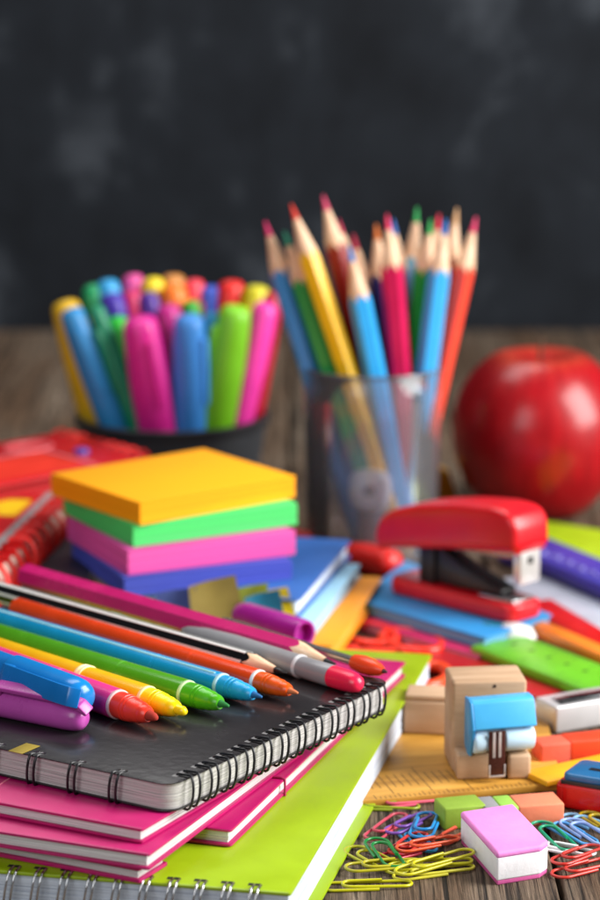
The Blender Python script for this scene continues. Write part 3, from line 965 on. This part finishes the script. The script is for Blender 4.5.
# ------------------------------------------------------------------ cup of markers
mc = P(173, 508, 0)
mt = thing('pen_cup', 'dark grey plastic cup holding the fat bright markers', 'cup', (mc.x, mc.y, 0))
cupm = plain('2E3136', .5, .15, .2, 200)
RT, RB, HC = 5.05, 4.2, 5.15
bm = B()
prof = [(0, 0), (RB - .1, 0), (RB, .1)]
prof += [(RB + (RT - .12 - RB) * k / 8, .1 + (HC - .55) * k / 8) for k in range(1, 9)]
prof += [(RT - .15, HC - .1), (RT - .25, HC - .05), (RB - .2, .35), (0, .3)]
lathe(bm, prof, 64)
obj('cup_wall', bm, cupm, mt, 40)
bm = B()
lathe(bm, [(RT - .22, HC - .55), (RT - .04, HC - .56), (RT, HC - .5), (RT + .02, HC - .04), (RT - .08, HC + .02), (RT - .22, HC)], 64)
obj('rim', bm, plain('26282D', .4, .1, .1), mt, 40)
GM = 'fat markers standing in the dark cup'

def cup_stick(center, r_in, top, mid, dtop, dmid, zb):
    """tip point and direction (towards the bottom), bottom kept inside the cup"""
    a = PY(top[0], top[1], center.y + dtop)
    m = PY(mid[0], mid[1], center.y + dmid)
    d = (m - a).normalized()
    q = a + d * ((a.z - zb) / max(-d.z, .2))
    off = Vector((q.x - center.x, q.y - center.y, 0))
    if off.length > r_in:
        off *= r_in / off.length
    q = Vector((center.x + off.x, center.y + off.y, zb))
    return a, (q - a).normalized(), (q - a).length

def fat_marker(label, top, mid, dt, dm, w, hexc, flat=False, clip=True):
    r = (w + (4 if dt > 0 else 0)) / 2 / 18.9
    a, d, L = cup_stick(mc, 3.9 - r, top, mid, dt, dm, .4)
    t = thing('marker', label, 'marker', a, group=GM, mat=frame_z(d, random.uniform(0, 6.28)))
    col = gloss(hexc, .38, sss=.05)
    bm = B()
    lathe(bm, [(0, 0), (r * .35, .03), (r * .62, .12), (r * .78, .3), (r * .86, .7), (r * .93, 1.6), (r, 3.2), (r, 6.4), (r * .97, 6.45), (0, 6.45)], 32)
    obj('cap', bm, col, t, 60)
    bm = B()
    lathe(bm, [(0, 6.45), (r * .9, 6.45), (r * .9, L - .1), (r * .8, L), (0, L)], 32)
    obj('barrel', bm, gloss(hexc, .4), t, 50)
    if clip:
        bm = B(); box(bm, r * .8, r + .16, -.2, .2, 1.2, 4.6, .06, 2)
        obj('clip', bm, col, t)
    return t

random.seed(11)
fat = [
    ('sky blue marker at the far left front of the dark cup', (70, 308), (103, 412), -2.2, -3.2, 29, '2E8FCE'),
    ('teal green slim marker behind the left sky blue marker', (95, 305), (129, 405), -2.3, -3.0, 19, '0C8A62'),
    ('bright green marker left of the big pink marker', (116, 316), (134, 405), -1.4, -2.2, 27, '1FC02C'),
    ('hot pink marker standing foremost in the middle of the dark cup', (139, 316), (156, 425), -3.2, -4.0, 40, 'E6289A'),
    ('cornflower blue marker foremost right of centre in the dark cup', (189, 314), (200, 420), -3.0, -4.0, 34, '3F8FE0'),
    ('teal blue slim marker behind the cornflower blue marker', (212, 312), (216, 400), -2.2, -2.8, 22, '1484AE'),
    ('lime green marker with a broad cap at the right front of the dark cup', (237, 305), (230, 415), -2.6, -3.6, 36, '7ECB22'),
    ('bright pink marker at the far right of the dark cup', (267, 302), (253, 408), -1.2, -2.2, 29, 'EE3AA6'),
    ('dark magenta marker between the hot pink and the cornflower marker', (168, 304), (178, 400), -1.0, -1.6, 30, 'C21684'),
    ('green marker peeking between the teal and the lime marker', (224, 312), (222, 400), -.4, -1.0, 20, '58B41E'),
    ('golden yellow marker at the far left back of the dark cup', (64, 300), (85, 390), .2, -.6, 30, 'DDB01C'),
    ('emerald marker in the back row beside the light blue one', (92, 284), (108, 380), 1.6, 1.0, 22, '159A5E'),
    ('light blue marker in the back row of the dark cup', (107, 279), (120, 380), 1.6, 1.0, 24, '2C9AD2'),
    ('deep violet marker in the back row left of the crimson one', (111, 293), (126, 380), .2, -.2, 26, '3A1C9E'),
    ('pink marker tallest in the middle of the back row', (133, 274), (142, 380), 2.4, 2.0, 22, 'E0509A'),
    ('crimson slim marker above the hot pink marker', (131, 290), (140, 380), .6, .2, 22, 'C8205E'),
    ('lemon yellow marker in the middle of the back row', (153, 277), (158, 380), 2.0, 1.6, 22, 'EED41C'),
    ('purple slim marker in front of the lemon yellow marker', (148, 292), (160, 380), .4, .0, 20, '4A1C8E'),
    ('bright orange marker in the back row of the dark cup', (174, 284), (178, 380), 1.2, .8, 26, 'F47812'),
    ('tan orange marker behind the bright orange marker', (173, 274), (176, 380), 3.0, 2.6, 26, 'C9853E'),
    ('coral red marker right of the bright orange marker', (194, 279), (196, 380), 1.8, 1.4, 22, 'EE3E50'),
    ('small green marker below the coral red marker', (191, 300), (194, 380), .4, .2, 18, '2E9E26'),
    ('royal blue marker in the back row right of centre', (212, 285), (212, 380), 1.6, 1.2, 24, '3B55C0'),
    ('scarlet marker in the back row above the lime marker', (232, 280), (228, 380), 1.4, 1.0, 28, 'DE2018'),
    ('olive yellow marker at the right of the back row', (258, 285), (246, 380), .9, .5, 28, 'C8BE14'),
    ('dark red marker behind the bright pink marker', (274, 292), (258, 380), .6, .2, 22, 'A81028'),
]
for args in fat:
    fat_marker(*args)

# ------------------------------------------------------------------ clear cup of pencils
pc = P(372, 556, 0)
ct_ = thing('pencil_cup', 'clear plastic tumbler holding the coloured pencils', 'cup', (pc.x, pc.y, 0))
clear = clear_plastic()
HP, RPT, RPB = 9.55, 3.40, 3.15
bm = B()
lathe(bm, [(RPB + (RPT - RPB) * k / 6, .3 + (HP - .3) * k / 6) for k in range(7)] + [(RPT - .08, HP + .05), (RPT - .16, HP)] +
      [(RPT - .16 + (RPB - RPT) * k / 6, HP + (.45 - HP) * k / 6) for k in range(1, 7)], 64)
obj('tumbler_wall', bm, clear, ct_, 60)
bm = B(); lathe(bm, [(0, 0), (RPB - .1, 0), (RPB, .1), (RPB, .3), (0, .42)], 64); obj('tumbler_base', bm, clear, ct_, 60)
bm = B(); tube(bm, [(RPT * math.cos(a * math.pi / 32), RPT * math.sin(a * math.pi / 32), HP) for a in range(64)], .09, 8, closed=True)
obj('rim', bm, clear, ct_, 60)
GC = 'coloured pencils standing in the clear tumbler'

def cup_pencil(label, tip, mid, dt, dm, body, lead, r=.54, tl=2.7):
    a, d, L = cup_stick(pc, 2.5, tip, mid, dt, dm, .6)
    pencil('colour_pencil', label, a, d, L, r, gloss(body, .32), plain(lead, .55), GC, tl, .75, n=24, roll=random.uniform(0, 1))
cps = [
    ('steel blue pencil with a pink point, leftmost in the tumbler', (265, 221), (311, 372), -.6, -.8, '2F7FBE', 'E0286E'),
    ('green pencil with a teal point beside the leftmost blue pencil', (284, 231), (332, 375), -.9, -1.2, '1E9A4A', '12906E'),
    ('golden yellow pencil with a red point leaning across the tumbler', (291, 204), (352, 385), -1.4, -1.6, 'F2BC0E', 'E0341C'),
    ('natural pencil with a yellow point just behind the golden yellow pencil', (299, 228), (345, 360), .4, .4, 'E0A81A', 'F0D010'),
    ('dark red pencil with a pink point, tallest of the left half', (323, 195), (366, 372), .2, 0, '8E0A14', 'E0446E'),
    ('orange pencil with a crimson point behind the dark red pencil', (338, 219), (372, 370), 1.2, 1.0, 'D8661A', 'C01C4E'),
    ('grey brown pencil with a crimson point behind the light blue pencil', (353, 234), (382, 372), .6, .4, '7E6A62', 'B8123E'),
    ('light blue pencil with a blue point, foremost in the middle', (349, 246), (390, 400), -1.9, -2.2, '2FA2E4', '2C8ED8'),
    ('navy blue pencil with an orange point left of the crimson pencil', (376, 224), (389, 380), .3, .2, '232A7E', 'D8701E'),
    ('crimson pencil with a pink point, foremost right of centre', (387, 214), (413, 395), -1.5, -1.8, 'C40F4C', 'E8285E'),
    ('lavender pencil with a blue point behind the crimson pencil', (393, 219), (412, 372), .8, .6, '9C8EC8', '3A6EC0'),
    ('pale blue pencil with a green point standing upright at the back', (417, 207), (405, 372), 1.6, 1.4, '7FC4E6', '1FA04E'),
    ('green pencil with a green point right of the crimson pencil', (431, 219), (414, 372), -.3, -.4, '1FA03C', '2AA84E'),
    ('teal pencil with a red point hidden behind the sky blue pencil', (439, 214), (420, 372), 1.0, .8, '0A6E8A', 'E02848'),
    ('sky blue pencil with a blue point, foremost at the right', (446, 219), (425, 385), -1.2, -1.4, '3AACEC', '2F74C8'),
    ('brown red pencil with a bare wooden point at the back right', (457, 208), (436, 372), .9, .7, '8E1E14', 'D8A878'),
    ('coral red pencil with a pink point, rightmost in the tumbler', (476, 217), (441, 372), -.2, -.4, 'E8442E', 'E83A6E'),
]
random.seed(5)
for a_ in cps:
    cup_pencil(*a_)
# pen with a round white head standing in front of the tumbler
kp = PY(371, 488, pc.y - 1.9)
t = thing('pen', 'short pen with a round white head inside the clear tumbler', 'pen', (kp.x, kp.y, .44))
kp.z -= .44
bm = B(); lathe(bm, [(0, 0), (.6, 0), (.7, .12), (.68, 1.2), (.6, kp.z - 1.6), (.6, kp.z - .8), (0, kp.z - .8)], 28); obj('barrel', bm, plain('7E6468', .3), t, 50)
bm = B(); lathe(bm, [(0, kp.z - 1.0), (.75, kp.z - .98), (.98, kp.z - .7), (1.05, kp.z - .1), (1.02, kp.z + .45), (.8, kp.z + .82), (.45, kp.z + .95), (0, kp.z + .97)], 28); obj('head', bm, plain('FAF8F6', .4), t, 60)
bm = B(); lathe(bm, [(0, 0), (.3, 0), (.3, .06), (0, .06)], 20, mat=Matrix.Translation((-.1, -1.0, kp.z + .1)) @ Matrix.Rotation(R(90), 4, 'X')); obj('dimple', bm, plain('6E6668', .5), t)

# ------------------------------------------------------------------ apple
ap = P(537, 511, 0)
t = thing('apple', 'shiny red apple on the table at the right', 'apple', (ap.x, ap.y, 0), R(20))
prof = []
RA, HA = 4.42, 9.5
for i in range(41):
    a = -math.pi / 2 + math.pi * i / 40
    c, s = math.cos(a), math.sin(a)
    r = RA * (abs(c) ** .93) * (1 + .04 * s)
    zz = HA / 2 + s * HA / 2
    if s > .86: zz -= 1.0 * ((s - .86) / .14) ** 2.2
    if s < -.8: zz += .7 * ((-s - .8) / .2) ** 2
    prof.append((max(r, 0) if 0 < i < 40 else 0, zz))
zmin = min(p[1] for p in prof)
prof = [(r, z_ - zmin) for r, z_ in prof]
bm = B(); lathe(bm, prof, 64)
for v in bm.verts:
    a = math.atan2(v.co.y, v.co.x)
    k = 1 + .010 * math.cos(5 * a) * (1 - v.co.z / 8) + .012 * math.cos(2 * a + .6)
    v.co.x *= k; v.co.y *= k
obj('skin', bm, apple_mat(), t, 80)
bm = B(); zt = prof[-1][1]
tube(bm, [(0, 0, zt - .1), (.03, 0, zt + .6), (.12, .05, zt + 1.2), (.28, .1, zt + 1.3)], .10, 8)
obj('stalk', bm, plain('4A3018', .7), t, 60)

# ------------------------------------------------------------------ stapler and what lies under it
BN = Vector((3.0, 121.0, 0))
def slab(name, label, cat, pts_px, z0, h, m, bev=.04, group=None, extra=None):
    pts = [P(x, y, z0 + h) for x, y in pts_px]
    c = pts[0]
    t = thing(name, label, cat, (c.x, c.y, z0), 0, group)
    bm = B(); prism(bm, [(p.x - c.x, p.y - c.y) for p in pts], 0, h, bev); 
    return t, bm, [(p.x - c.x, p.y - c.y) for p in pts]

t, bm, q = slab('notebook', 'blue notebook under the red stapler', 'notebook', [(356, 600), (486, 638), (552, 614), (405, 560)], .95, .12, None)
obj('front_cover', bm, plain('2A86C4', .38), t)
bm = B(); prism(bm, [(x * .985, y + .06) for x, y in q], -.33, -.005, .0); obj('pages', bm, pages_mat('6FA8CC', '3F7CA8'), t)
bm = B(); prism(bm, q, -.44, -.34, .03); obj('back_cover', bm, plain('2A86C4', .38), t)
t, bm, q = slab('notebook', 'magenta notebook under the blue notebook and stapler', 'notebook', [(346, 617), (480, 656), (548, 626), (402, 568)], .42, .08, None)
obj('front_cover', bm, plain('C4185C', .38), t)
bm = B(); prism(bm, [(x * .985, y + .05) for x, y in q], -.30, -.005, .0); obj('pages', bm, pages_mat('E8A8BE', 'B04A74'), t)
bm = B(); prism(bm, q, -.40, -.31, .03); obj('back_cover', bm, plain('C4185C', .38), t)

sA, sB = P(404, 588, 1.08), P(536, 622, 1.08)
d = sB - sA
SL = 8.3
st = thing('stapler', 'small red stapler with black and silver insides on the blue notebook', 'stapler', (sA.x, sA.y, 1.09), math.atan2(d.y, d.x))
st.scale = (.91, .91, .91)
redp = gloss('D40E1E', .36, coat=.1)
xz = Matrix(((1, 0, 0, 0), (0, 0, -1, 0), (0, 1, 0, 0), (0, 0, 0, 1)))   # prism (x,y,z)->(x,-z,y)
bm = B(); prism(bm, round_rect(-.1, SL, -1.25, 1.25, .75, 6), 0, .85, .2, 3); obj('base', bm, redp, st)
bm = B(); box(bm, SL - 2.6, SL - .35, -.8, .8, .851, 1.0, .05); obj('anvil', bm, plain('C4C3C6', .25, metal=.9), st)
bm = B(); box(bm, SL - 1.5, SL - .9, -.35, .35, 1.001, 1.02, 0); obj('anvil_slot', bm, plain('26262A', .4), st)
# magazine and spring arm
bm = B(); prism(bm, [(1.6, .86), (2.6, .86), (SL - 1.3, 1.05), (SL - 1.3, 1.35), (4.4, 2.1), (2.6, 2.9), (1.6, 2.9)], -.55, .55, .1, 2, mat=xz); obj('spring_arm', bm, plain('0E0E10', .35), st)
bm = B(); prism(bm, [(2.4, 2.7), (SL - .1, 3.0), (SL - .1, 3.6), (2.4, 3.0)], -.5, .5, .05, 2, mat=xz); obj('magazine', bm, plain('8A8E94', .25, metal=.9), st)
bm = B(); prism(bm, [(SL - .45, 1.85), (SL + .02, 1.85), (SL + .05, 3.75), (SL - .45, 3.75)], -.72, .72, .06, 2, mat=xz); obj('nose_plate', bm, plain('DCDCDC', .3, metal=.5), st)
bm = B(); box(bm, SL - .05, SL + .09, -.18, .12, 2.85, 3.2, .0); obj('rivet', bm, plain('16161A', .4), st)
bm = B()
top = [(-.9, 2.1), (-.95, 3.0), (-.6, 3.8), (0.2, 4.3), (2.0, 4.85), (4.5, 5.35), (6.8, 5.6), (7.9, 5.5), (8.4, 5.0), (8.5, 3.75), (8.35, 3.5), (4, 2.95), (.4, 2.35), (-.4, 2.1)]
prism(bm, top, -1.32, 1.32, .40, 4, mat=xz); obj('top_shell', bm, redp, st)
bm = B(); prism(bm, [(1.7, .8), (2.7, .8), (2.7, 2.7), (1.7, 2.6)], -.75, .75, .1, 2, mat=xz); obj('hinge', bm, plain('0C0C0E', .4), st)

# red scissors: two loops left of the stapler, blades hidden under the lime notebook's far side
def ring_pts(cx, cy, rx, ry, rot, n=28, z=.35):
    return [(cx + rx * math.cos(a) * math.cos(rot) - ry * math.sin(a) * math.sin(rot), cy + rx * math.cos(a) * math.sin(rot) + ry * math.sin(a) * math.cos(rot), z) for a in [2 * math.pi * i / n for i in range(n)]]
s1, s2 = P(366, 634, .35), P(412, 641, .35)
t = thing('scissors', 'scissors with red finger loops lying left below the stapler', 'scissors', ((s1.x + s2.x) / 2, (s1.y + s2.y) / 2, 0))
cx, cy = (s1.x + s2.x) / 2, (s1.y + s2.y) / 2
scr = gloss('EC3420', .3)
for s in (s1, s2):
    bm = B(); tube(bm, ring_pts(s.x - cx, s.y - cy, 1.15, 1.7, .5), .22, 10, closed=True); obj('handle', bm, scr, t, 60)
bm = B(); tube(bm, [(-1.4, -1.6, .3), (-3.5, -2.0, .3)], .2, 8); tube(bm, [(.7, -2.0, .3), (-3.5, -2.3, .3)], .2, 8); obj('shank', bm, scr, t, 60)
s3 = P(427, 677, .4)
t = thing('scissors', 'scissors with one orange red loop peeking past the lime notebook corner', 'scissors', (s3.x, s3.y, 0))
bm = B(); tube(bm, ring_pts(0, 0, .85, 1.5, -.2, z=.45), .26, 10, closed=True); obj('handle', bm, gloss('EE4A20', .3), t, 60)
bm = B(); tube(bm, [(-.2, 1.4, .4), (-1.0, 4, .4), (-1.4, 5.2, .4)], .16, 8); obj('shank', bm, gloss('D8301C', .3), t, 60)

# red rounded bar (marker cap) left behind the stapler
a, d = lie((398, 566), (340, 552), .75)
t = thing('marker', 'red marker lying behind the left end of the stapler', 'marker', a, mat=frame_z(d))
bm = B(); lathe(bm, [(0, 0), (.4, .05), (.68, .3), (.72, .8), (.72, 3.2), (0, 3.2)], 28); obj('cap', bm, gloss('D8201C', .3), t, 60)
bm = B(); lathe(bm, [(0, 3.2), (.62, 3.2), (.62, 9), (0, 9.1)], 28); obj('barrel', bm, gloss('C01A18', .3), t, 60)
# yellow eraser behind the tumbler
ye = P(452, 503, 0)
t = thing('eraser', 'golden yellow wedge eraser on the table behind the clear tumbler', 'eraser', (ye.x - .8, ye.y, 0), R(20))
bm = B(); prism(bm, [(-1.3, 0), (1.0, 0), (.4, 1.9), (-.5, 2.1), (-1.3, 1.6)], -.8, .8, .15, 3, mat=xz); obj('rubber', bm, plain('E0A012', .5), t)

# strips at the right: they run towards the right and the viewer
def strip(name, label, cat, a, b, z0, w, h, m, bev=.05):
    pa, pb = P(a[0], a[1], z0 + h), P(b[0], b[1], z0 + h)
    d = pb - pa
    t = thing(name, label, cat, (pa.x, pa.y, z0), math.atan2(d.y, d.x))
    bm = B(); box(bm, 0, d.length, -w / 2, w / 2, 0, h, bev, 2)
    obj('blade' if cat == 'ruler' else 'body', bm, m, t)
    return t, d.length

# lime notebook near the apple
t, bm, q = slab('notebook', 'lime yellow notebook in front of the apple at the right', 'notebook', [(540, 548), (680, 598), (700, 545), (546, 521)], .48, .1, None)
obj('front_cover', bm, plain('A6C814', .4), t)
bm = B(); prism(bm, [(x * .98 + .1, y + .08) for x, y in q], -.36, -.004, 0); obj('pages', bm, pages_mat(), t)
bm = B(); prism(bm, q, -.46, -.365, .03); obj('back_cover', bm, plain('A6C814', .4), t)
# indigo folder with pale writing squiggles
t, L = strip('pencil_case', 'indigo pencil case with a pale printed pattern at the right edge', 'pencil case', (520, 537), (650, 591), .02, 2.7, 1.05, plain('3A35A0', .42, .1, .1), .25)
bm = B()
random.seed(4)
pts = [(.6 + i * .22, -.6 + .26 * math.sin(i * 1.3) + random.uniform(-.12, .12), 1.055) for i in range(int((L - 1) / .22))]
tube(bm, pts, .06, 6)
obj('pattern', bm, plain('8C88D0', .5), t, 60)
bm = B(); box(bm, .3, L - .3, -1.41, -1.33, .4, .52, .02); obj('zip', bm, plain('14163A', .4), t)
t, L = strip('ruler', 'pale grey plastic ruler below the indigo pencil case', 'ruler', (520, 576), (650, 640), .02, 2.6, .25, plain('B4BAC8', .3))
obj('tick_marks', ruler_ticks(L, 2.6, .25, .25), plain('6E7484', .5), t)
t, L = strip('ruler', 'glossy red ruler between the grey ruler and the orange pencil', 'ruler', (536, 600), (640, 663), .1, 1.5, .3, gloss('C81410', .3))
obj('tick_marks', ruler_ticks(L, 1.5, .3, .25, -1), plain('7A0A0A', .5), t)
strip('crayon', 'orange crayon lying along the upper edge of the green ruler', 'crayon', (536, 621), (650, 669), .3, 1.0, .55, plain('F0821E', .4), .2)
t, L = strip('ruler', 'broad bright green ruler with tick marks at the right', 'ruler', (497, 640), (640, 694), .35, 2.9, .4, plain('68BA1E', .4), .08)
bm = ruler_ticks(L, 2.9, .4, .25)
t2 = ruler_ticks(L, 2.9, .4, .25, -1); merge(bm, t2)
for i in range(int(L / 1.2)):
    box(bm, .8 + i * 1.2, 1.0 + i * 1.2, .1, .35, .401, .406, 0)
obj('tick_marks', bm, plain('2E5E0E', .5), t)
t, L = strip('ruler', 'dark red ruler with a rounded end running under the green ruler', 'ruler', (398, 646), (564, 690), .05, 2.8, .28, gloss('B01A1E', .32))
obj('tick_marks', ruler_ticks(L, 2.8, .28, .25), plain('7A1014', .5), t)
# white cap with teal base at the end of the green ruler
wc = P(503, 636, .6)
t = thing('glue_stick', 'small white topped glue stick with a teal base by the green ruler', 'glue stick', (wc.x - .9, wc.y + .4, .55), mat=Matrix.Rotation(R(90), 4, 'Y') @ Matrix.Rotation(.3, 4, 'X'))
bm = B(); lathe(bm, [(0, 0), (.5, 0), (.55, .1), (.55, .9), (0, .9)], 28); obj('base', bm, gloss('107060', .3), t, 50)
bm = B(); lathe(bm, [(0, .9), (.5, .9), (.62, 1.0), (.66, 1.6), (.5, 2.2), (.2, 2.4), (0, 2.42)], 28); obj('cap', bm, gloss('E8E6E6', .3), t, 60)
# sheet of white paper below the green ruler
t, bm, q = slab('paper_sheet', 'white paper sheets lying under the green ruler and silver sharpener', 'paper', [(500, 690), (560, 722), (680, 715), (640, 668)], .0, .04, None, .0)
obj('sheets', bm, plain('DCD9E0', .7, .04), t)

# ------------------------------------------------------------------ light
def area(name, loc, target, sx, sy, power, color=(1, 1, 1)):
    l = bpy.data.lights.new(name, 'AREA')
    l.shape = 'RECTANGLE'; l.size = sx; l.size_y = sy
    l.energy = power; l.color = color
    o = bpy.data.objects.new(name, l)
    COL.objects.link(o)
    o.location = Vector(loc) * CM
    o.rotation_euler = (Vector(target) - Vector(loc)).to_track_quat('-Z', 'Y').to_euler()
    return o
area('window_light', (118, 92, 70), (2, 128, 0), .85, 1.05, 45, (1.0, .985, .96))
area('overhead_softbox', (-25, 172, 140), (0, 125, 0), 1.0, .6, 10, (1.0, .99, .98))
area('front_fill', (-60, -5, 70), (0, 120, 0), .8, .8, 7.5, (.97, .98, 1.0))

w = bpy.data.worlds.new('World')
scene.world = w
w.use_nodes = True
w.node_tree.nodes['Background'].inputs['Color'].default_value = (.80, .85, .92, 1)
w.node_tree.nodes['Background'].inputs['Strength'].default_value = 0.06

# ------------------------------------------------------------------ camera
cd = bpy.data.cameras.new('camera')
cam = bpy.data.objects.new('camera', cd)
COL.objects.link(cam)
cam.location = (0, 0, CAM_H * CM)
cam.rotation_euler = (math.pi / 2 - PITCH, 0, 0)
cd.sensor_fit = 'HORIZONTAL'
cd.sensor_width = 24
cd.lens = 24 * F_PX / 600
cd.clip_start = .05
cd.clip_end = 50
cd.dof.use_dof = True
cd.dof.focus_distance = 1.045
cd.dof.aperture_fstop = 9.5
cd.dof.aperture_blades = 0
scene.camera = cam

scene.view_settings.view_transform = 'Standard'
scene.view_settings.look = 'None'
scene.view_settings.exposure = 0.12
scene.view_settings.gamma = 1
scene.render.engine = 'CYCLES'
scene.cycles.use_denoising = True
scene.cycles.max_bounces = 8
scene.cycles.transparent_max_bounces = 16
scene.cycles.caustics_reflective = False
scene.cycles.caustics_refractive = False
